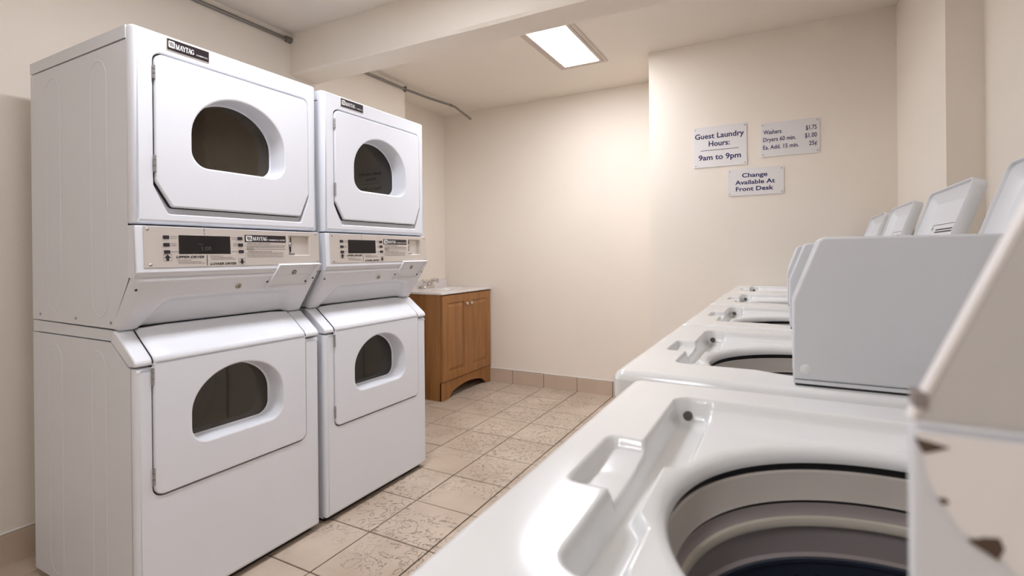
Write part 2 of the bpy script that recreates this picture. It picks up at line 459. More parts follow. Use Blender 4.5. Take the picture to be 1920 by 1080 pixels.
# ------------------------------------------------------------------ conduit along the left wall
def conduit(name, pts, label):
    t = empty(name, pts[0]); tag(t, label, 'conduit', 'metal conduits under the ceiling')
    L = [tuple(Vector(p) - Vector(pts[0])) for p in pts]
    tube('pipe', L, .0095, 'conduit', t, 12)
    return t, Vector(pts[0])
c1, o1 = conduit('conduit', [(XL+.010, -5.2, 2.443), (XL+.010, -3, 2.443), (XL+.010, -1.668, 2.443)], 'thin metal conduit at the top of the left wall ending at the beam')
lathe('end_fitting', [(.0, -1.690), (.017, -1.690), (.018, -1.655), (.012, -1.6515), (0, -1.6515)], 'conduit', c1, 16, 'Y', (XL+.010-o1.x, -o1.y, 2.443-o1.z), cap=False)
pp = [(XL+.010, -1.445, 2.443), (XL+.010, -1.0, 2.443), (XL+.012, -.606, 2.443), (-.425, -.35, 2.444), (-.385, -.065, 2.446), (-.377, -.03, 2.441), (-.360, .04, 2.415), (-.332, .150, 2.372)]
c2, o2 = conduit('conduit', pp, 'bent metal conduit past the beam whose end droops into the room')
box('clip', (XL-o2.x, XL+.024-o2.x, -.618-o2.y, -.608-o2.y, 2.425-o2.z, 2.4635-o2.z), 'conduit', c2, bev=.002)
lathe('coupling', [(.0, -.012), (.0125, -.012), (.0125, .012), (0, .012)], 'conduit', c2, 14, 'Y', (-.387-o2.x, -.075-o2.y, 2.446-o2.z), cap=False)

# ------------------------------------------------------------------ wall signs
def sign(x0, x1, z0, z1, label, words, rule=None, gap=()):
    y = YS - .0005; cx, cz = (x0+x1)/2, (z0+z1)/2
    t = empty('notice_sign', (cx, y, cz)); tag(t, label, 'sign')
    slab('plate', rrect(x0-cx, x1-cx, z0-cz, z1-cz, .010, 4), FY, 0, -.004, 'sign_plate', t, .001)
    F = lambda u, v: (u-cx, -.0046, v-cz)
    polys = []
    for wd in words: polys += text_polys(wd[0], wd[1], wd[2], wd[3], wd[4], 0, wd[5], F)
    if rule: polys.append(quad(F, *rule))
    ptn('lettering', polys, 'navy_print', t)
    for a in (x0+.012, x1-.012):
        for b in (z0+.014, z1-.014):
            lathe('screw', [(0, -.0075), (.0022, -.0072), (.0036, -.006), (.0036, -.004), (0, -.004)], 'steel_dark', t, 10, 'Y', (a-cx, 0, b-cz), cap=False)
    return t
sign(1.637, 1.949, 1.690, 1.947, 'white plate reading guest laundry hours 9am to 9pm, the one with a rule',
     [('Guest Laundry', 1.647, 1.934, 1.8715, .0335, .02), ('Hours:', 1.729, 1.852, 1.8215, .0335, .02), ('9am to 9pm', 1.668, 1.915, 1.736, .034, .02)], (1.681, 1.903, 1.7955, 1.7985))
sign(2.024, 2.332, 1.723, 1.928, 'white price plate listing washers and dryers in dollars',
     [('Washers', 2.040, 2.136, 1.859, .025, .014), ('Dryers 60 min.', 2.039, 2.211, 1.814, .025, .014), ('Ea. Add. 15 min.', 2.038, 2.226, 1.768, .025, .014),
      ('$1.75', 2.262, 2.317, 1.861, .026, .014), ('$1.00', 2.257, 2.318, 1.816, .026, .014), ('25¢', 2.278, 2.318, 1.770, .025, .014)])
sign(1.838, 2.148, 1.499, 1.665, 'white plate reading change available at front desk, lowest of the three',
     [('Change', 1.920, 2.060, 1.6095, .0265, .022), ('Available At', 1.881, 2.100, 1.567, .0265, .022), ('Front Desk', 1.884, 2.092, 1.5265, .0265, .022)])

# ------------------------------------------------------------------ stacked dryers
W = .690
def pill(name, xc, r, z0, z1, parent):
    N = 12
    pts = [(xc + r*cos(a), z1 - r*1.15 + r*1.15*sin(a)) for a in [pi*k/N for k in range(N+1)]] + [(xc + r*cos(a), z0 + r*1.15 + r*1.15*sin(a)) for a in [pi + pi*k/N for k in range(N+1)]]
    bm = bmesh.new()
    loft(bm, [FY(pts, .0002), FY(inset(pts, .0025), -.0017), FY(inset(pts, .005), .0002)])
    return finish(bm, name, 'enamel_side', parent, ang=80)
def screw(parent, loc, axis='X', r=.0042, s=1, m='steel_dark', h=.003):
    pr = [(0, s*h), (r*.6, s*h*.9), (r, s*h*.35), (r, 0), (0, 0)]
    o = lathe('screw', pr, m, parent, 12, axis, loc, cap=False)
    return o
def window_outline(uc, hw, z0, zs, z1):
    """flat sill with rounded lower corners, upright jambs to zs, arched head up to z1"""
    pts = []
    r = .056; N = 8
    for k in range(N+1): a = 1.5*pi - (pi/2)*k/N; pts.append((uc-hw+r + r*cos(a), z0+r + r*sin(a)))
    H = 26; n = 2.0
    for k in range(H+1):
        a = pi - pi*k/H; ca, sa = cos(a), sin(a)
        pts.append((uc + hw*math.copysign(abs(ca)**(2/n), ca), zs + (z1-zs)*abs(sa)**(2/n)))
    for k in range(N+1): a = 0 - (pi/2)*k/N; pts.append((uc+hw-r + r*cos(a), z0+r + r*sin(a)))
    return pts
def hinge(parent, y, z0, z1, x=.004):
    h = empty('hinge', (0, 0, 0)); h.parent = parent
    zc = [z0, z0+(z1-z0)*.36, z0+(z1-z0)*.70, z1]
    for k in range(3):
        lathe('knuckle', [(0, zc[k]+.0005), (.0042, zc[k]+.0008), (.0042, zc[k+1]-.0008), (0, zc[k+1]-.0005)], 'steel_dark', h, 10, 'Z', (x, y, 0), cap=False)
    return h
def drum(parent, zc, uc=.345):
    o = lathe('drum', [(.296, -.092), (.284, -.10), (.284, -.24), (.277, -.25), (.284, -.26), (.284, -.44), (.272, -.50), (.22, -.505), (.215, -.512), (.19, -.505), (.18, -.512), (.15, -.505), (.08, -.500), (.001, -.500)], 'drum_grey', parent, 64, 'X', (0, uc, zc), cap=False)
    for k in range(3):
        a = .6 + k*2*pi/3
        c, s = cos(a), sin(a)
        bm = bmesh.new()
        sec = [(-.035, .283), (-.012, .235), (.012, .235), (.035, .283)]
        L = []
        for x in (-.11, -.43):
            L.append([(x, uc + t*(-s) + r*c, zc + t*c + r*s) for t, r in sec])
        loft(bm, L, True, True); finish(bm, 'drum_baffle', 'drum_grey', parent)
    return o

def glazed_door(name, t, outline, win, x_front, hinge_z, arch_grip=False, hood=None):
    """swinging door plate with the deep window funnel, glass and hinges"""
    d = empty(name); d.parent = t
    bm = bmesh.new()
    b = .005
    L = [FX(outline, x_front-.022), FX(outline, x_front-b), FX(inset(outline, b*.3), x_front-b*.3), FX(inset(outline, b), x_front)]
    vo = loft(bm, L)
    f = .006
    K = [FX(inset(win, -f), x_front), FX(inset(win, -f*.3), x_front-f*.3), FX(win, x_front-f), FX(inset(win, .003), x_front-.078), FX(inset(win, .006), x_front-.080), FX(inset(win, .009), x_front-.081)]
    vi = loft(bm, K)
    fill(bm, vo[-1], vi[0])
    finish(bm, 'door_panel', 'enamel', d, ang=40)
    bm = bmesh.new(); gk = inset(outline, -.0030); gi = inset(outline, .012)
    va = loft(bm, [FX(gk, x_front-.0200), FX(gk, x_front-.0105)]); vb_ = loft(bm, [FX(gi, x_front-.0200), FX(gi, x_front-.0105)])
    fill(bm, va[-1], vb_[-1]); finish(bm, 'door_gap_shade', 'dark_gap', d, ang=30)  # black ring that paints the shade in the gap around the door
    g = inset(win, .0015)
    bm = bmesh.new(); loft(bm, [FX(g, x_front-.0815), FX(g, x_front-.0845)], True, True)
    finish(bm, 'door_glass', 'tinted_glass', d, ang=30)
    return d

PLX = lambda z: .0135 - (z-1.10)*.045         # front of the console face (it leans)
def make_dryer():
    t = empty('stacked_dryer')
    # --- lower machine
    lower = prism('lower_cabinet', [(-.698, .022), (-.024, .022), (-.024, .815), (-.036, .815), (-.141, .886), (-.698, .886)], 0, W, 'enamel_side', t, skip=(1,))
    pill('embossed_rib', -.525, .053, .045, .854, lower); pill('embossed_rib', -.220, .047, .045, .854, lower)
    prism('joining_band', [(-.698, .8905), (-.143, .8905), (-.1265, .924), (-.698, .930)], .0015, W-.0015, 'enamel_side', t)
    prism('hood', [(-.143, .888), (-.036, .8175), (.0, .8185), (.0015, .832), (-.008, .844), (-.105, .918), (-.127, .925)], -.001, W+.001, 'enamel', t, bev=.006, seg=3)
    # front panel with the opening behind the door
    outl = rrect(.001, W-.001, .024, .8135, [.010, .010, .004, .004], 4)
    win = window_outline(.339, .172, .532, .636, .772)
    bm = bmesh.new()
    rr = .014
    L = [FX(outl, -.028)] + [FX(inset(outl, rr*(1-cos(a))), -rr + rr*sin(a)) for a in [radians(q) for q in (0, 22, 45, 67, 90)]]
    vo = loft(bm, L)
    pk = round_poly([(.0455, .402), (.625, .402), (.625, .8132), (.0455, .8132)], [.034, .034, .001, .001], 7)
    hole = inset(win, -.035)
    vp = loft(bm, [FX(pk, 0), FX(inset(pk, .001), -.014)])
    fill(bm, vo[-1], vp[0])
    vh = loft(bm, [FX(hole, -.014), FX(hole, -.030)])
    fill(bm, vp[-1], vh[0])
    finish(bm, 'lower_front_panel', 'enamel', t, ang=40)
    # lower door: upright part plus the sloped top that folds over the hood
    dout = round_poly([(.050, .4075), (.6205, .4075), (.6205, .826), (.050, .826)], [.030, .030, .001, .001], 7)
    d = glazed_door('lower_door', t, dout, win, .005, None)
    prof = [(.005, .8255), (.0045, .834), (.001, .842), (-.006, .850), (-.098, .9225), (-.107, .9280), (-.116, .9285), (-.128, .9210)]
    inner = [(x-.010, z-.010) for x, z in prof]
    bm = bmesh.new(); n = len(prof); U = []
    y0, y1 = .050, .6205
    st = []
    ys = [y0, y0+.003, y0+.012] + [y0+.012+(y1-y0-.024)*k/8 for k in range(1, 8)] + [y1-.012, y1-.003, y1]
    for k, y in enumerate(ys):
        e = min(y-y0, y1-y); dep = .005*(1-min(1, e/.010))**2
        cor = .030*(1-math.sqrt(max(0, 1-(1-min(1, e/.030))**2)))
        row = []
        for i, (x, z) in enumerate(prof):
            nx, nz = (1, 0) if i < 2 else (.62, .78)
            q = (x-nx*dep, z-nz*dep)
            if i >= 4: q = (q[0]+cor*.79*(.5 if i == 4 else 1), q[1]-cor*.61*(.5 if i == 4 else 1))
            row.append((q[0], y, q[1]))
        for (x, z) in inner[::-1]: row.append((x, y, z))
        st.append(row)
    loft(bm, st, True, True); finish(bm, 'door_hood', 'enamel', d, ang=50)
    for ya, yb in ((.0468, .0500), (.6205, .6222)):
        prism('hood_gap_shade', [(.0035, .8255), (.002, .8345), (-.006, .8455), (-.104, .9205), (-.124, .917), (-.124, .90), (-.02, .82)], ya, yb, 'dark_gap', d)  # black strips standing in for the shaded gap at the hood sides
    hinge(d, .0478, .757, .811, .004); hinge(d, .0478, .445, .498, .004)
    drum(t, .60)
    # --- upper machine
    upper = prism('upper_cabinet', [(-.698, .934), (-.131, .930), (-.030, 1.088), (-.030, 1.8215), (-.698, 1.8215)], 0, W, 'enamel_side', t, skip=(2,))
    pill('embossed_rib', -.525, .055, .965, 1.789, upper); pill('embossed_rib', -.205, .055, .962, 1.788, upper)
    for x, z in ((-.635, .954), (-.368, .952), (-.138, .949)): screw(upper, (x, 0, z), 'Y', .0052, -1)
    box('top_panel', (-.698, -.033, -.0015, W+.0015, 1.826, 1.8655), 'enamel_side', t, bev=.004, seg=2)
    # sloping apron under the console, with the hollow that clears the lower door
    NU, NV = 70, 26
    P0 = Vector((.0085, 1.0855)); P1 = Vector((-.109, .9185)); nrm = Vector((.818, -.575))
    bm = bmesh.new(); grid = []
    sst = lambda a, b, x: (lambda q: q*q*(3-2*q))(max(0, min(1, (x-a)/(b-a))))
    for j in range(NV+1):
        v = j/NV; row = []
        for i in range(NU+1):
            u = i/NU*W
            p = P0.lerp(P1, v)
            left = .168 - .105*v; right = .545 + .055*v
            hol = sst(left-.016, left+.012, u)*(1-sst(right-.012, right+.03, u))*sst(.40, .56, v + .22*sst(.40, .18, 1-0) + .05*sin(u*4))
            dep = -.016*hol
            e = min(u, W-u); dep -= .014*(1-math.sqrt(max(0, 1-(1-min(1, e/.016))**2)))
            ev = min(v, 1-v)*.204; dep -= .006*(1-math.sqrt(max(0, 1-(1-min(1, ev/.006))**2)))
            q = p + nrm*dep
            row.append(bm.verts.new((q.x, u, q.y)))
        grid.append(row)
    for j in range(NV):
        for i in range(NU): bm.faces.new([grid[j][i], grid[j][i+1], grid[j+1][i+1], grid[j+1][i]])
    # rim turned back to the cabinet
    per = [grid[0][i] for i in range(NU+1)] + [grid[j][NU] for j in range(1, NV+1)] + [grid[NV][i] for i in range(NU-1, -1, -1)] + [grid[j][0] for j in range(NV-1, 0, -1)]
    bk = [bm.verts.new((v.co.x-nrm.x*.012, v.co.y, v.co.z-nrm.y*.012)) for v in per]
    for i in range(len(per)): bm.faces.new([per[i], per[(i+1) % len(per)], bk[(i+1) % len(per)], bk[i]])
    apron = finish(bm, 'apron', 'enamel', t, ang=60)
    def slope(u, z, off=0):      # a point on the apron face at height z
        k = (P0.y-z)/(P0.y-P1.y); p = P0.lerp(P1, k) + nrm*off
        return Vector((p.x, u, p.y))
    rotn = Vector((nrm.x, 0, nrm.y)).to_track_quat('X', 'Z')
    def on_slope(o, u, z, off=0):
        o.rotation_mode = 'QUATERNION'; o.rotation_quaternion = rotn; o.location = slope(u, z, off)
    for u, z in ((.012, 1.054), (.459, 1.057), (.669, 1.062)):
        s = screw(apron, (0, 0, 0), 'X', .0042, m='button'); on_slope(s, u, z, .0)
    lk = empty('lock'); lk.parent = apron; on_slope(lk, .347, 1.047)
    lathe('lock_face', [(0, .0040), (.0095, .0040), (.0105, .002), (.0105, -.004)], 'brass', lk, 24, 'X', cap=False)
    box('keyway', (.003, .0044, -.0012, .0012, -.0055, .0055), 'dark_gap', lk)
    # console housing
    chs = [(-.030, 1.0915), (.004, 1.0915), (PLX(1.105), 1.1050), (PLX(1.2525), 1.2525), (-.030, 1.2525)]
    con = prism('console_housing', [(x-(.003 if i in (2, 3) else 0), z) for i, (x, z) in enumerate(chs)], -.0005, W+.0005, 'enamel', t, skip=(2,))
    y0p, y1p, z0p, z1p = .022, W-.004, 1.1215, 1.2505
    cn = empty('control_panel'); cn.parent = t
    FP = lambda off: (lambda pts, d: [(PLX(v)+d, u, v) for u, v in pts])
    coin = [(.5385, 1.1545), (.6405, 1.1545), (.6405, 1.2355), (.5385, 1.2355)]
    slab('console_front', rrect(-.0005, W+.0005, 1.1035, 1.2525, .004, 3), FP(0), -.006, 0, 'enamel', t, .0045, holes=[coin])
    slab('face_plate', rrect(y0p, y1p, z0p, z1p, .001, 1), FP(0), -.0005, .0022, 'brushed', cn, .0006, holes=[coin])
    def PF(off): return lambda u, v: (PLX(v)+off, u, v)
    q = PF(.0030)
    for u, z in ((.034, 1.2405), (.040, 1.130), (W-.019, 1.2435), (W-.012, 1.132)): screw(cn, (PLX(z)+.002, u, z), 'X', .0045)
    # display, buttons
    slab('display', rrect(.1245, .2985, 1.1635, 1.2250, .001, 1), FP(0), .001, .0028, 'screen', cn, .0004)
    for u, z in ((.0865, 1.2175), (.0875, 1.1935), (.0885, 1.1705), (.3345, 1.2185), (.3360, 1.1955), (.3380, 1.1715)):
        slab('button', rrect(u-.0090, u+.0090, z-.0056, z+.0056, .001, 1), FP(0), .001, .0052, 'button', cn, .0010)
    rn = random.Random(5)
    # lettering of the two halves
    ptn('upper_lettering', text_polys('UPPER DRYER', .1150, .2050, 1.1500, .0082, .35, .03, q), 'black_print', cn)
    ptn('lower_lettering', text_polys('LOWER DRYER', .2240, .3180, 1.1260, .0080, .35, .03, q), 'black_print', cn)
    ptn('divider_line', [quad(q, .2135, .2155, 1.1250, 1.1605)], 'black_print', cn)
    ptn('divider_dash', [quad(q, .2068, .2082, 1.238, 1.250), quad(q, .2075, .2089, 1.2275, 1.2345)], 'black_print', cn)
    # arrows
    def arrow(uc, zc, s):
        return [[q(uc-.0105, zc), q(uc+.0105, zc), q(uc, zc+s*.0105)][::1 if s > 0 else -1], quad(q, uc-.0045, uc+.0045, min(zc, zc-s*.009), max(zc, zc-s*.009))]
    ptn('arrow_mark', arrow(.0895, 1.1515, 1), 'black_print', cn); ptn('arrow_mark', arrow(.3400, 1.1365, -1), 'black_print', cn)
    qa = PF(.0027)
    fr = []
    for uc, zc in ((.0895, 1.1515), (.3400, 1.1365)):
        a, b, c, d_ = uc-.0125, uc+.0125, zc-.0105, zc+.0115
        e = .0008
        fr += [quad(qa, a, b, c, c+e), quad(qa, a, b, d_-e, d_), quad(qa, a, a+e, c, d_), quad(qa, b-e, b, c, d_)]
    P2 = fr
    for (a, b, z, h, s) in ((.100, .120, 1.2185, .0037, 'WHITES &'), (.100, .120, 1.2125, .0037, 'COLORS'), (.101, .117, 1.1950, .0037, 'PERM'), (.101, .117, 1.1890, .0037, 'PRESS'), (.101, .1235, 1.1690, .0040, 'DELICATES'),
                         (.3015, .3225, 1.2195, .0037, 'WHITES &'), (.3045, .3225, 1.2135, .0037, 'COLORS'), (.309, .3240, 1.1970, .0037, 'PERM'), (.309, .3240, 1.1910, .0037, 'PRESS'), (.303, .3265, 1.1695, .0040, 'DELICATES')):
        P2 += text_polys(s, a, b, z, h, 0, 0, qa)
    P2 += dashes(.1200, .1620, 1.1430, .0018, qa, rn) + dashes(.1200, .1960, 1.1370, .0018, qa, rn) + dashes(.1230, .2070, 1.1325, .0018, qa, rn)
    P2 += dashes(.2260, .2700, 1.1555, .0018, qa, rn) + dashes(.2260, .3050, 1.1500, .0018, qa, rn) + dashes(.2290, .3150, 1.1450, .0018, qa, rn)
    P2 += text_polys('PERSONAL SAFETY RULES', .362, .456, 1.1985, .0042, .3, .01, qa) + [quad(qa, .357, .523, 1.1962, 1.1970)]
    P2 += text_polys('OPERATING INSTRUCTIONS', .365, .462, 1.1698, .0042, .3, .01, qa) + [quad(qa, .357, .516, 1.1680, 1.1688)]
    for z, e in ((1.1910, .522), (1.1872, .518), (1.1835, .385), (1.1800, .523), (1.1768, .390), (1.1630, .512), (1.1570, .510), (1.1512, .512)):
        P2 += dashes(.360, e, z, .0019, qa, rn)
    for z in (1.1910, 1.1800, 1.1630, 1.1570, 1.1512): P2 += [quad(qa, .3545, .3565, z, z+.002)]
    ptn('small_print', P2, 'grey_print', cn)
    bd = empty('badge'); bd.parent = cn
    slab('badge_plate', rrect(.3530, .5255, 1.2065, 1.2325, .001, 1), FP(0), .001, .0030, 'badge_black', bd, .0004)
    q3 = PF(.0034); q4 = PF(.0038)
    L = [[q3(u, v) for u, v in rrect(.3575, .3820, 1.2098, 1.2295, .003, 3)]] + serif_word(.3855, 1.2125, .0140, .0585, q3) + text_polys('COMMERCIAL DRYERS', .449, .521, 1.2128, .0050, .0, .014, q3)
    ptn('badge_lettering', L, 'white_print', bd)
    ptn('badge_emblem', [[q4(.3605+.0055*k, 1.2265), q4(.3640+.0055*k, 1.2265), q4(.3695+.0055*k, 1.2130), q4(.3660+.0055*k, 1.2130)] for k in range(3)], 'badge_black', bd)
    # coin slot pocket
    cs = empty('coin_slot'); cs.parent = cn
    bm = bmesh.new()
    loft(bm, [FP(0)(coin, .0018), FP(0)(inset(coin, .002), -.001), FP(0)(inset(coin, .005), -.013)], cap1=True)
    finish(bm, 'slot_pocket', 'brushed', cs, ang=20)
    z_ = 1.196
    box('coin_gap', (PLX(1.21)-.0125, PLX(1.21)-.0110, .5585, .5610, 1.2100, 1.2290), 'dark_gap', cs)
    lathe('slot_knob', [(0, .004), (.006, .0035), (.008, .001), (.008, -.004)], 'steel_dark', cs, 16, 'X', (PLX(1.20)-.009, .5555, 1.1985), cap=False)
    box('return_slot', (PLX(1.18)-.0125, PLX(1.18)-.0108, .5535, .5590, 1.1690, 1.1905), 'dark_gap', cs)
    prism('return_lever', [(PLX(1.16)-.012, 1.1570), (PLX(1.16)-.003, 1.1575), (PLX(1.16)-.006, 1.1690), (PLX(1.16)-.012, 1.1695)], .548, .571, 'steel_dark', cs, bev=.0015)
    # coin vault box that hangs below the console at its right end
    vx0, vz0, vx1, vz1 = .0260, 1.1195, -.0160, 1.0285
    FV = lambda pts, dd: [(vx1 + (v)*(vx0-vx1) + dd*.91, u + .0*v, vz1 + v*(vz0-vz1) - dd*.41) for u, v in pts]
    vo = [(.455, 0), (.640, 0), (.6855, 1), (.490, 1)]
    vin = [(.468, .085), (.636, .085), (.664, .965), (.4965, .965)]
    cv = empty('coin_vault'); cv.parent = t
    bm = bmesh.new()
    vA = loft(bm, [FV(vo, -.040), FV(vo, .0)]); vB = loft(bm, [FV(vin, 0), FV(vin, -.0045)], cap1=True)
    for i in range(4): bm.faces.new([vA[-1][i], vA[-1][(i+1) % 4], vB[0][(i+1) % 4], vB[0][i]]).material_index = 1
    finish(bm, 'vault_frame', 'enamel', cv, ang=20)
    vl = Vector((vx1+.65*(vx0-vx1), .566, vz1+.65*(vz0-vz1)))
    lkk = empty('vault_lock'); lkk.parent = cv; lkk.rotation_mode = 'QUATERNION'; lkk.rotation_quaternion = Vector((.91, 0, -.41)).to_track_quat('X', 'Z'); lkk.location = vl - Vector((.91, 0, -.41))*.0045
    lathe('lock_ring', [(0, .0006), (.0108, .0006), (.0108, -.001)], 'black_print', lkk, 24, 'X', cap=False)
    lathe('lock_face', [(0, .0016), (.0082, .0016), (.0086, .0006)], 'steel_dark', lkk, 24, 'X', cap=False)
    box('keyway', (.0012, .0019, -.0070, -.0005, -.001, .001), 'dark_gap', lkk)
    s = screw(cv, (0, 0, 0), 'X', .0042, m='button'); s.rotation_mode = 'QUATERNION'; s.rotation_quaternion = lkk.rotation_quaternion
    s.location = Vector((vx1+.22*(vx0-vx1), .6335, vz1+.22*(vz0-vz1))) - Vector((.91, 0, -.41))*.0043
    # upper front panel with the door pocket
    outl = rrect(.0005, W-.0005, 1.2570, 1.8690, [.006, .006, .012, .012], 4)
    uc = .352
    win = window_outline(uc, .177, 1.4545, 1.560, 1.712)
    pk = round_poly([(.100, 1.2885), (.612, 1.2885), (.651, 1.395), (.651, 1.8035), (.0555, 1.8035), (.0555, 1.378)], [.014, .014, .03, .032, .032, .03], 6)
    bm = bmesh.new(); rr = .026
    L = [FX(outl, -.034), FX(outl, -rr)]
    for a in (15, 30, 45, 60, 75, 90):
        a = radians(a); L.append(FX(inset(outl, rr*.62*(1-cos(a))), -rr + rr*sin(a)))
    vo = loft(bm, L)
    vp = loft(bm, [FX(pk, 0), FX(inset(pk, .0015), -.0007), FX(inset(pk, .0035), -.004), FX(inset(pk, .005), -.0165)])
    fill(bm, vo[-1], vp[0])
    hole = inset(win, -.035); vh = loft(bm, [FX(hole, -.0165), FX(hole, -.034)]); fill(bm, vp[-1], vh[0])
    finish(bm, 'upper_front_panel', 'enamel', t, ang=40)
    dout = round_poly([(.1115, 1.3140), (.603, 1.3140), (.6435, 1.408), (.6435, 1.7955), (.0630, 1.7955), (.0630, 1.392)], [.012, .012, .02, .028, .028, .02], 6)
    d = glazed_door('upper_door', t, dout, win, .0045, None)
    # finger grip let into the window head
    hinge(d, .0600, 1.712, 1.755, .004); hinge(d, .0600, 1.420, 1.474, .004)
    drum(t, 1.545, .352)
    # badge above the door
    b2 = empty('brand_badge'); b2.parent = t
    slab('badge_frame', rrect(.0985, .2370, 1.8165, 1.8570, .003, 3), FX, -.0006, .0022, 'brushed', b2, .0008)
    slab('badge_plate', rrect(.1005, .2345, 1.8190, 1.8545, .002, 3), FX, .001, .0027, 'badge_black', b2, .0003)
    q5 = lambda u, v: (.0031, u, v); q6 = lambda u, v: (.0034, u, v)
    L = [[q5(u, v) for u, v in rrect(.1045, .1240, 1.8270, 1.8485, .003, 3)]] + serif_word(.1265, 1.8275, .0165, .0585, q5) + text_polys('COMMERCIAL', .1920, .2305, 1.8285, .0042, 0, .016, q5)
    ptn('badge_lettering', L, 'white_print', b2)
    ptn('badge_emblem', [[q6(.1065+.0045*k, 1.8450), q6(.1092+.0045*k, 1.8450), q6(.1135+.0045*k, 1.8305), q6(.1108+.0045*k, 1.8305)] for k in range(3)], 'badge_black', b2)
    # recessed plinth, coloured near black for the shade under the lower cabinet
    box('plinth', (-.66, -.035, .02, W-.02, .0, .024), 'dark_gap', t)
    return t
def copy_tree(o, parent=None):
    c = o.copy(); COL.objects.link(c); c.parent = parent
    for ch in list(o.children): copy_tree(ch, c)
    return c
dry = make_dryer(); dry.location = (.412, -2.907, 0)
tag(dry, 'white stacked pair of dryers nearest the camera, showing 1.00 on its display', 'dryer', 'stacked dryers along the left wall')
dry2 = copy_tree(dry); dry2.location = (.412, -2.183, 0)
tag(dry2, 'white stacked pair of dryers beside the wooden sink cabinet', 'dryer', 'stacked dryers along the left wall')
# the first machine's display is lit faintly, and its lower side is scuffed
cp = [c for c in dry.children if c.name.startswith('control_panel')][0]
q = lambda u, v: (PLX(v)+.0032, u, v)
ptn('display_digits', text_polys('1.00', .198, .229, 1.1755, .0125, 0, -.012, q) + text_polys('PRICE', .188, .203, 1.1945, .0030, 0, 0, q), 'digits', cp)

# ------------------------------------------------------------------ washers
WD, WW, ZD = .700, .640, .948
OC = (.329, .297); OR = .200
def sm(a, b, x):
    t = np.clip((x-a)/(b-a), 0, 1); return t*t*(3-2*t)
def rsd(a, b, a0, a1, b0, b1, r):
    """signed distance to a rounded rectangle (negative inside)"""
    qx = np.abs(a-(a0+a1)/2) - (a1-a0)/2 + r; qy = np.abs(b-(b0+b1)/2) - (b1-b0)/2 + r
    return np.hypot(np.maximum(qx, 0), np.maximum(qy, 0)) + np.minimum(np.maximum(qx, qy), 0) - r
def deck_mesh():
    h = .0025
    A = np.linspace(0, WD, int(WD/h)+1); B = np.linspace(0, WW, int(WW/h)+1)
    a, b = np.meshgrid(A, B, indexing='ij')
    rc = .022; ca, cb = np.clip(a, rc, WD-rc), np.clip(b, rc, WW-rc); va, vb2 = a-ca, b-cb; vl = np.maximum(np.hypot(va, vb2), 1e-9)
    k_ = np.where(vl > rc, rc/vl, 1); a, b = ca+va*k_, cb+vb2*k_
    # rounded outer rim, generous at the front corners
    d = -rsd(a, b, 0, WD, 0, WW, .022); rr = .016
    z = -rr*(1-np.sqrt(np.clip(1-(1-np.clip(d/rr, 0, 1))**2, 0, 1)))
    # lid well with a soft wall, then the channel along its front edge
    dw = rsd(a, b, .085, .566, .113, .560, .024)
    far = sm(.40, .56, b)
    well = sm(.001, -.010, dw)*.6 + .4*sm(.001, -.046, dw)
    z -= .021*well
    edge = .118 + .010*sm(.345, .375, b) - .012*sm(.225, .25, b)*(1-sm(.345, .375, b)) + .010*sm(.17, .14, b)
    chn = sm(.000, -.007, dw)*sm(edge+.004, edge-.004, a)
    z -= .017*chn
    # finger notch cut into the front lip
    dn = rsd(a, b, .046, .110, .238, .366, .012)
    notch = sm(.001, -.007, dn)*sm(.098, .090, a)
    z = np.where(notch > 0, np.minimum(z, -.016*notch*(1-.25*sm(.30, .366, b))), z)
    # tub mouth: rolled lip
    r = np.hypot(a-OC[0], b-OC[1])
    lip = np.clip((OR+.014-r)/.014, 0, 1)
    z -= .016*(1-np.sqrt(np.clip(1-lip**2, 0, 1)))
    keep = r > OR + .004
    idx = -np.ones(a.shape, int); idx[keep] = np.arange(keep.sum())
    # vertices just inside the mouth are pulled on to its rim and let drop
    ins = (r < 0)
    n0 = keep.sum(); idx[ins] = n0 + np.arange(ins.sum())
    k = OR/np.maximum(r, 1e-6)
    aa = np.where(ins, OC[0]+(a-OC[0])*k*.9975, a); bb = np.where(ins, OC[1]+(b-OC[1])*k*.9975, b); zz = np.where(ins, -.060, z)
    V = np.concatenate([np.stack([aa[keep], bb[keep], zz[keep]], 1), np.stack([aa[ins], bb[ins], zz[ins]], 1)])
    i00, i10, i11, i01 = idx[:-1, :-1], idx[1:, :-1], idx[1:, 1:], idx[:-1, 1:]
    ok = (i00 >= 0) & (i10 >= 0) & (i11 >= 0) & (i01 >= 0)
    F = np.stack([i00[ok], i10[ok], i11[ok], i01[ok]], 1)
    me = bpy.data.meshes.new('deck'); me.from_pydata(V.tolist(), [], F.tolist())
    return me
DECK = deck_mesh()
LID_L, LID_Y0, LID_Y1, HINGE = .408, .122, .552, .556
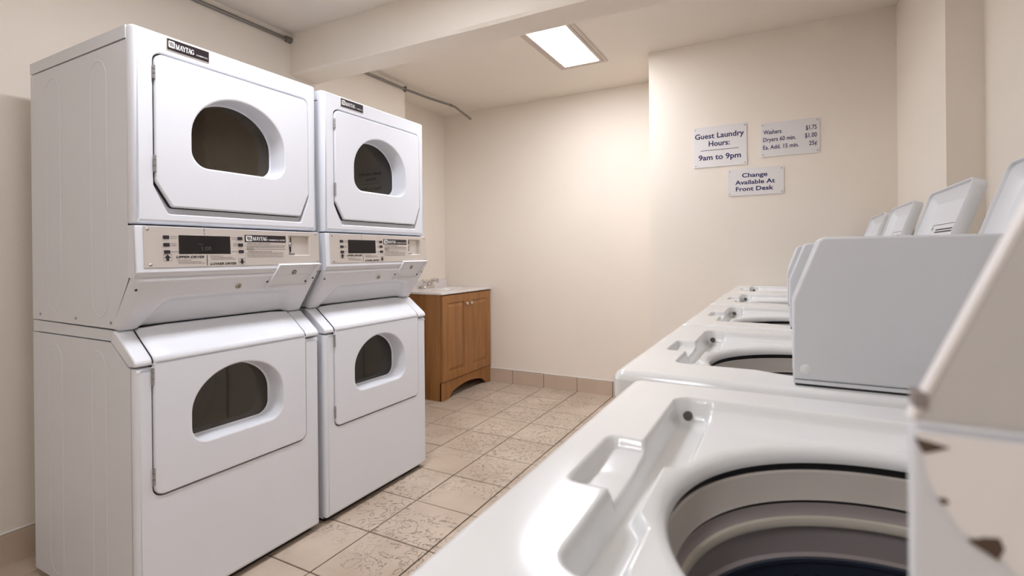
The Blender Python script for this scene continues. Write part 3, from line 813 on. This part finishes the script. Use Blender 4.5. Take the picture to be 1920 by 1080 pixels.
def make_lid(t):
    l = empty('lid', (HINGE, 0, ZD-.004)); l.parent = t
    # lid space: X = towards the room (inner side), Y along the width, Z up the open lid
    oi = lambda d: rrect(LID_Y0+d, LID_Y1-d, .004+d, LID_L-d, [max(.012-d, .004)]*2 + [max(.024-d, .005)]*2, 6)
    D = lambda pts, x: [(-x, u, v) for u, v in pts]
    bm = bmesh.new()
    L = [D(oi(.006), -.024), D(oi(.0015), -.0225), D(oi(0), -.018), D(oi(0), .006), D(oi(.0012), .0078), D(oi(.0042), .0078), D(oi(.0055), .006), D(oi(.0062), .001), D(oi(.030), -.0165), D(oi(.036), -.0175)]
    loft(bm, L, True, True)
    p = finish(bm, 'lid_pan', 'lid_white', l, ang=38)
    o2 = rrect(.20, .478, .110, .314, .002, 2)
    bm = bmesh.new(); loft(bm, [D(o2, -.0175), D(o2, -.0168)], True, True); finish(bm, 'instruction_label', 'lid_label', l)
    rn = random.Random(11); q = lambda u, v: (.0164, .678-u, v+.052)
    P = [quad(q, .207, .470, .2505, .2522)]
    for z, a, b, hh in ((.2340, .258, .460, .004), (.2265, .258, .466, .0042), (.2140, .250, .466, .0022), (.170, .25, .45, .003), (.160, .25, .45, .003), (.150, .25, .43, .003), (.120, .25, .45, .003), (.110, .25, .45, .003)):
        P += dashes(a, b, z, hh, q, rn)
    for z in (.236, .212): P += [quad(q, .213, .222, z, z+.011)]
    for a, b in ((.213, .224), (.345, .350), (.40, .408), (.43, .442)): P += [quad(q, a, b, .186, .194)]
    ptn('label_print', P, 'black_print', l)
    box('lid_hinge', (-.012, .012, LID_Y0+.02, LID_Y0+.07, -.012, .008), 'rubber', l, bev=.003)
    box('lid_hinge', (-.012, .012, LID_Y1-.07, LID_Y1-.02, -.012, .008), 'rubber', l, bev=.003)
    l.rotation_euler = (0, radians(18.6), 0)
    return l
def case_profile(a0=.278, zb=1.076, zt=1.1735, sl=.037, z0=.9575, a1=.655):
    return [(a0, z0), (a1, z0), (a1, zt), (a0+sl+.004, zt), (a0+sl-.002, zt-.004), (a0, zb)]
def make_case(t):
    """coin meter case standing on the near end of the deck"""
    c = empty('coin_case'); c.parent = t
    box('case_gasket', (.281, .653, .028, .098, ZD-.002, .9520), 'dark_gap', c)
    box('case_foot', (.279, .654, .026, .100, .9515, .9568), 'case_grey', c, bev=.0012)
    prism('side_cheek', case_profile(), .0255, .040, 'case_grey', c, bev=.004, seg=3)
    prism('side_cheek', case_profile(), .088, .1005, 'case_grey', c, bev=.004, seg=3)
    bd = case_profile(.300, 1.072, 1.1715, .040, .9570)
    prism('case_body', bd, .0400, .088, 'case_grey', c, bev=.002)
    lathe('hole_plug', [(0, .0236), (.006, .0238), (.0078, .0246), (.0078, .0258)], 'washer_white', c, 24, 'Y', (.2950, 0, .9735), cap=False)
    # coin slide on the sloping front
    box('coin_slide', (.283, .296, .055, .073, 1.00, 1.05), 'chrome', c, bev=.002)
    return c
def make_case_worn(t):
    """the nearest machine's case: separate upper housing, paint flaking off the lower panel"""
    c = empty('coin_case'); c.parent = t
    ox, y0 = -.0185, .0235
    zb = 1.0935
    box('case_gasket', (.281+ox, .653, y0+.002, y0+.076, ZD-.002, .953), 'dark_gap', c)
    prism('lower_panel', [(.278+ox, .9525), (.655, .9525), (.655, zb-.0012), (.278+ox, zb-.0012)], y0, y0+.0075, 'case_grey', c, bev=.0018)
    prism('case_body', [(.345+ox, .9525), (.650, .9525), (.650, 1.178), (.390+ox, 1.178), (.345+ox, 1.082)], y0+.0055, y0+.070, 'case_grey', c, bev=.002)
    up = [(.278+ox, zb+.0012), (.655, zb+.0012), (.655, 1.186), (.3205+ox, 1.186), (.315+ox, 1.182)]
    prism('upper_cheek', up, y0-.001, y0+.0055, 'case_dull', c, bev=.0018)
    # bright worn edge along the slope
    e0, e1 = Vector((.278+ox, zb+.002)), Vector((.315+ox, 1.183))
    prism('edge_trim', [(e0.x-.0008, e0.y), (e0.x+.0012, e0.y), (e1.x+.0012, e1.y), (e1.x-.0008, e1.y)], y0-.0014, y0+.0058, 'paint_white', c, bev=.0005)
    # remaining white paint: an irregular sheet on the lower panel
    pts = [(.2788, 1.0915), (.2800, 1.0890), (.2811, 1.0839), (.2819, 1.0783), (.2833, 1.0735), (.2855, 1.0689), (.2868, 1.0672), (.2883, 1.0645), (.2910, 1.0602), (.2948, 1.0594), (.3000, 1.0552), (.3041, 1.0501), (.312, 1.045), (.33, 1.035), (.38, 1.010), (.42, .996), (.48, .99), (.55, .975), (.645, .968), (.645, 1.0915)]
    pts = [(a+ox, z) for a, z in pts]
    bm = bmesh.new(); loft(bm, [FY(pts, y0), FY(pts, y0-.0008)], True, True); finish(bm, 'paint_layer', 'paint_white', c, ang=20)
    for poly in ([(.2788, 1.0894), (.2823, 1.0889), (.2879, 1.0876), (.2845, 1.0860), (.2811, 1.0847), (.2799, 1.0870)],
                 [(.2926, 1.0581), (.2958, 1.0603), (.3000, 1.0611), (.3011, 1.0579), (.2995, 1.0540), (.2969, 1.0557)],
                 [(.2847, 1.0705), (.2867, 1.0709), (.2878, 1.0697), (.2858, 1.0686)]):
        ps = [(a+ox, z) for a, z in poly]
        bm = bmesh.new(); loft(bm, [FY(ps, y0), FY(ps, y0-.0012)], True, True); finish(bm, 'rust_chip', 'rust', c, ang=20)
    bm = bmesh.new(); add_box(bm, .2785+ox, .2822+ox, y0-.0022, y0+.006, 1.1000, 1.1050); bevel_sharp(bm, .001); finish(bm, 'edge_clip', 'clip_brown', c)
    return c
def make_washer(worn=False):
    t = empty('washer')
    o = bpy.data.objects.new('deck', DECK); COL.objects.link(o); o.parent = t; o.location = (0, 0, ZD)
    if not DECK.materials:
        DECK.materials.append(MATS['washer_white']); DECK.polygons.foreach_set('use_smooth', [True]*len(DECK.polygons))
    # cabinet shell
    bm = bmesh.new(); op = rrect(.004, WD-.004, .004, WW-.004, .012, 4)
    loft(bm, [FZ(op, .03), FZ(op, ZD-.018)]); finish(bm, 'cabinet', 'washer_white', t, ang=40)
    bm = bmesh.new(); ap = rrect(0, WD, 0, WW, .020, 6)
    loft(bm, [FZ(ap, ZD-.0145), FZ(ap, ZD-.046), FZ(inset(ap, .002), ZD-.048), FZ(inset(ap, .006), ZD-.048)]); finish(bm, 'deck_apron', 'washer_white', t, ang=40)
    box('front_panel', (.001, .006, .02, WW-.02, .12, ZD-.075), 'washer_white', t, bev=.002)
    box('toe_kick', (.03, .06, .01, WW-.01, .0, .06), 'dark_gap', t)
    for a, b in ((.06, .06), (.06, WW-.06), (WD-.06, .06), (WD-.06, WW-.06)):
        lathe('foot', [(0, 0), (.02, 0), (.02, .012), (.008, .016), (.008, .035)], 'rubber', t, 12, 'Z', (a, b, 0), cap=False)
    # tub: gasket, splash ring, balance ring, basket
    tb = empty('tub', (OC[0], OC[1], 0)); tb.parent = t
    lathe('mouth_lip', [(.2150, ZD-.0208), (.2115, ZD-.0212), (.2075, ZD-.0228), (.2040, ZD-.0255), (.2015, ZD-.0295), (.2005, ZD-.034), (.2010, ZD-.037), (.2045, ZD-.038)], 'washer_white', tb, 128, cap=False)
    lathe('gasket', [(.2045, .9105), (.2075, .910), (.2075, .900)], 'dark_gap', tb, 96, cap=False)
    lathe('splash_ring', [(.2075, .9010), (.2045, .9020), (.2025, .9000), (.1990, .874), (.1975, .8705), (.2000, .8690)], 'tub_beige', tb, 96, cap=False)
    lathe('ring_seam', [(.2000, .8690), (.2035, .8680), (.2000, .8665)], 'dark_gap', tb, 96, cap=False)
    lathe('tub_shoulder', [(.2000, .8665), (.1990, .866), (.1985, .857), (.1960, .8535)], 'tub_grey', tb, 96, cap=False)
    lathe('balance_ring', [(.1960, .8535), (.1925, .8525), (.1910, .8480), (.1922, .8435), (.1960, .8415)], 'tub_ring', tb, 96, cap=False)
    lathe('tub_collar', [(.1960, .8415), (.1985, .8400), (.1985, .8110), (.1950, .8080)], 'tub_grey', tb, 96, cap=False)
    lathe('basket', [(.1950, .8080), (.1935, .806), (.1935, .802), (.1960, .800), (.1960, .50), (.18, .47), (.09, .465), (.02, .47)], 'tub_navy', tb, 96, cap=False)
    bm = bmesh.new()
    for ring, z in enumerate((.784, .764, .744, .724)):
        for k in range(54):
            a = 2*pi*(k+.5*(ring % 2))/54; c, s = cos(a), sin(a)
            vs = []
            for j in range(8):
                th = 2*pi*j/8; dt, dz = .0034*cos(th), .0034*sin(th)
                vs.append(bm.verts.new((.1955*c - dt*s, .1955*s + dt*c, z+dz)))
            bm.faces.new(vs)
    ho = finish(bm, 'drain_holes', 'dark_gap', tb, recalc=False, smooth=False); ho['kind'] = 'stuff'
    lathe('agitator', [(.10, .466), (.085, .49), (.05, .53), (.036, .60), (.032, .72), (.026, .755), (.012, .765), (.0, .766)], 'tub_grey', tb, 32, cap=False)
    for k in range(4):
        a = k*pi/2+.3; c, s = cos(a), sin(a); bm = bmesh.new()
        sec = [(.03, .50), (.095, .485), (.070, .55), (.05, .66), (.03, .70)]
        loft(bm, [[(r*c - e*s, r*s + e*c, z) for r, z in sec] for e in (-.004, .004)], True, True); finish(bm, 'agitator_fin', 'tub_grey', tb)
    # lid bumpers at both ends of the channel
    for a, b in ((.101, .5475), (.097, .1245)):
        s = -1 if b > .3 else 1
        lathe('lid_bumper', [(0, s*.0008), (.005, s*.0005), (.0062, -s*.001), (.0062, -s*.012)], 'rubber', t, 14, 'Y', (a, b, ZD-.024), cap=False)
    (make_case_worn if worn else make_case)(t)
    make_lid(t)
    return t
WX = [1.926, 1.880, 1.880, 1.878, 1.884]
WY = [-3.535, -2.862, -2.216, -1.572, -.931]
WL = ['white top loading washer nearest the camera, its coin case flaking paint',
      'white top loading washer second from the camera, with the large grey coin case',
      'white top loading washer third from the camera, in the middle of the row',
      'white top loading washer fourth from the camera, second from the sign wall',
      'white top loading washer farthest away, against the wall with the signs']
w2 = make_washer(False)
for k in range(5):
    o = make_washer(True) if k == 0 else (w2 if k == 1 else copy_tree(w2))
    o.location = (WX[k], WY[k], 0)
    tag(o, WL[k], 'washer', 'top loading washers along the right wall')

# ------------------------------------------------------------------ sink cabinet
VX0, VX1, VY0, VY1 = -.726, -.236, -.468, .283
v = empty('sink_cabinet', ((VX0+VX1)/2, (VY0+VY1)/2, 0)); tag(v, 'brown wooden sink cabinet with two raised panel doors and white top', 'cabinet')
vo = v.location.copy()
def vb(name, b, m, p=None, bev=0, seg=2):
    return box(name, (b[0]-vo.x, b[1]-vo.x, b[2]-vo.y, b[3]-vo.y, b[4], b[5]), m, p or v, bev, seg)
vb('side_panel', (VX0, VX1-.002, VY0, VY0+.016, 0, .838), 'wood', bev=.001)
vb('side_panel', (VX0, VX1-.002, VY1-.016, VY1, 0, .838), 'wood', bev=.001)
vb('back_panel', (VX0, VX0+.008, VY0+.016, VY1-.016, .08, .838), 'wood')
vb('bottom_shelf', (VX0+.01, VX1-.02, VY0+.017, VY1-.017, .125, .140), 'wood')
vb('face_frame', (VX1-.024, VX1-.008, VY0+.017, VY1-.017, .140, .838), 'wood')
# skirt with the arch cut out of its foot
def skirt():
    a = [(VY0, 0), (-.372, 0)]
    for k in range(15):
        s = k/14; y = -.360 + (.185+.360)*s
        a.append((y, .020 + .062*math.sin(pi*s)**.55 if 0 < s < 1 else .020))
    a += [(.197, 0), (VY1, 0), (VY1, .1475), (VY0, .1475)]
    a = [(y-vo.y, z) for y, z in a]
    bm = bmesh.new(); x0, x1 = VX1-.012-vo.x, VX1+.006-vo.x
    vs = loft(bm, [FX(a, x0), FX(a, x1-.002), FX(inset(a, .0015), x1)])
    fill(bm, vs[0]); fill(bm, vs[-1])
    return finish(bm, 'skirt', 'wood', v, ang=30)
skirt()
def door(y0, y1, ky):
    d = empty('door'); d.parent = v
    z0, z1 = .1515, .829
    y0 -= vo.y; y1 -= vo.y; x = VX1 - vo.x
    o = [(y0, z0), (y1, z0), (y1, z1), (y0, z1)]; pn = [(y0+.058, z0+.060), (y1-.058, z0+.060), (y1-.058, z1-.062), (y0+.058, z1-.062)]
    bm = bmesh.new()
    vs = loft(bm, [FX(o, x), FX(o, x+.013), FX(inset(o, .005), x+.018)])
    vp = loft(bm, [FX(pn, x+.018), FX(inset(pn, .004), x+.0105), FX(inset(pn, .012), x+.0105), FX(inset(pn, .034), x+.0175), FX(inset(pn, .037), x+.018)], cap1=True)
    for i in range(4):
        f = bm.faces.new([vs[-1][i], vs[-1][(i+1) % 4], vp[0][(i+1) % 4], vp[0][i]]); f.material_index = 1
    bm.faces.new(vs[0]); finish(bm, 'door_panel', 'wood', d, ang=8)
    lathe('knob', [(0, .040), (.006, .0395), (.0115, .036), (.0130, .031), (.0105, .026), (.0055, .023), (.0055, .0175)], 'knob', d, 20, 'X', (x, ky-vo.y, .744), cap=False)
door(VY0+.002, -.0995, -.131); door(-.0945, VY1-.012, -.063)
# moulded top with basin and upstand
top = empty('washbasin', (vo.x, vo.y, .8395)); tag(top, 'white moulded sink top with upstand on the wooden cabinet', 'sink')
ox0, ox1, oy0, oy1 = VX0-.001-vo.x, VX1+.022-vo.x, VY0-.008-vo.y, VY1+.001-vo.y
ol = rrect(ox0, ox1, oy0, oy1, [.002, .010, .002, .002], 4)
bc = ((VX0+VX1)/2+.020-vo.x, 0.0)
el = [(bc[0]+.150*cos(2*pi*k/40), bc[1]+.205*sin(2*pi*k/40)) for k in range(40)]
bm = bmesh.new()
vs = loft(bm, [FZ(ol, 0), FZ(ol, .014), FZ(inset(ol, .004), .0185)])
sc = lambda f: [(bc[0]+(p[0]-bc[0])*f, bc[1]+(p[1]-bc[1])*f) for p in el]
vi = loft(bm, [FZ(el, .0185), FZ(sc(.97), .012), FZ(sc(.90), -.03), FZ(sc(.75), -.09), FZ(sc(.5), -.12), FZ(sc(.12), -.130)], cap1=True)
fill(bm, vs[-1], vi[0])
finish(bm, 'basin_top', 'counter', top, ang=40)
box('upstand', (ox0, ox0+.020, oy0+.002, oy1, .0165, .083), 'counter', top, bev=.006, seg=3)
lathe('drain', [(0, -.127), (.018, -.127), (.022, -.129)], 'chrome', top, 20, 'Z', (bc[0], bc[1], 0), cap=False)
# faucet
FXc, FYc, FZc = -.650, -.082, .8585
fa = empty('faucet', (FXc, FYc, FZc)); tag(fa, 'chrome two lever faucet behind the basin', 'faucet')
bm = bmesh.new(); o = rrect(-.026, .026, -.078, .078, .024, 6)
loft(bm, [FZ(o, 0), FZ(o, .012), FZ(inset(o, .004), .019), FZ(inset(o, .010), .021)], True, True); finish(bm, 'base_plate', 'chrome', fa, ang=40)
bm = bmesh.new()
tube('', [(0, 0, .018), (.002, 0, .040), (.018, 0, .062), (.045, 0, .074), (.078, 0, .078), (.104, 0, .074)], [.019, .018, .016, .015, .015, .016], None, None, 14, bm)
sp = finish(bm, 'spout', 'chrome', fa, ang=50)
lathe('aerator', [(0, .050), (.012, .050), (.0135, .055), (.0135, .072)], 'chrome', sp, 18, 'Z', (.102, 0, 0), cap=False)
for s in (-1, 1):
    hd = lathe('handle', [(.019, .018), (.018, .030), (.013, .044), (.015, .056), (.010, .064), (0, .066)], 'chrome', fa, 20, 'Z', (0, s*.052, 0), cap=False)
    tube('lever', [(0, s*.050, .060), (.004, s*.066, .070), (.010, s*.088, .076), (.014, s*.104, .074)], [.007, .0075, .008, .006], 'chrome', hd, 10)
tube('lift_rod', [(-.018, 0, .018), (-.018, 0, .070), (-.018, 0, .073), (-.018, 0, .080)], [.0025, .0025, .006, .005], 'chrome', fa, 8)
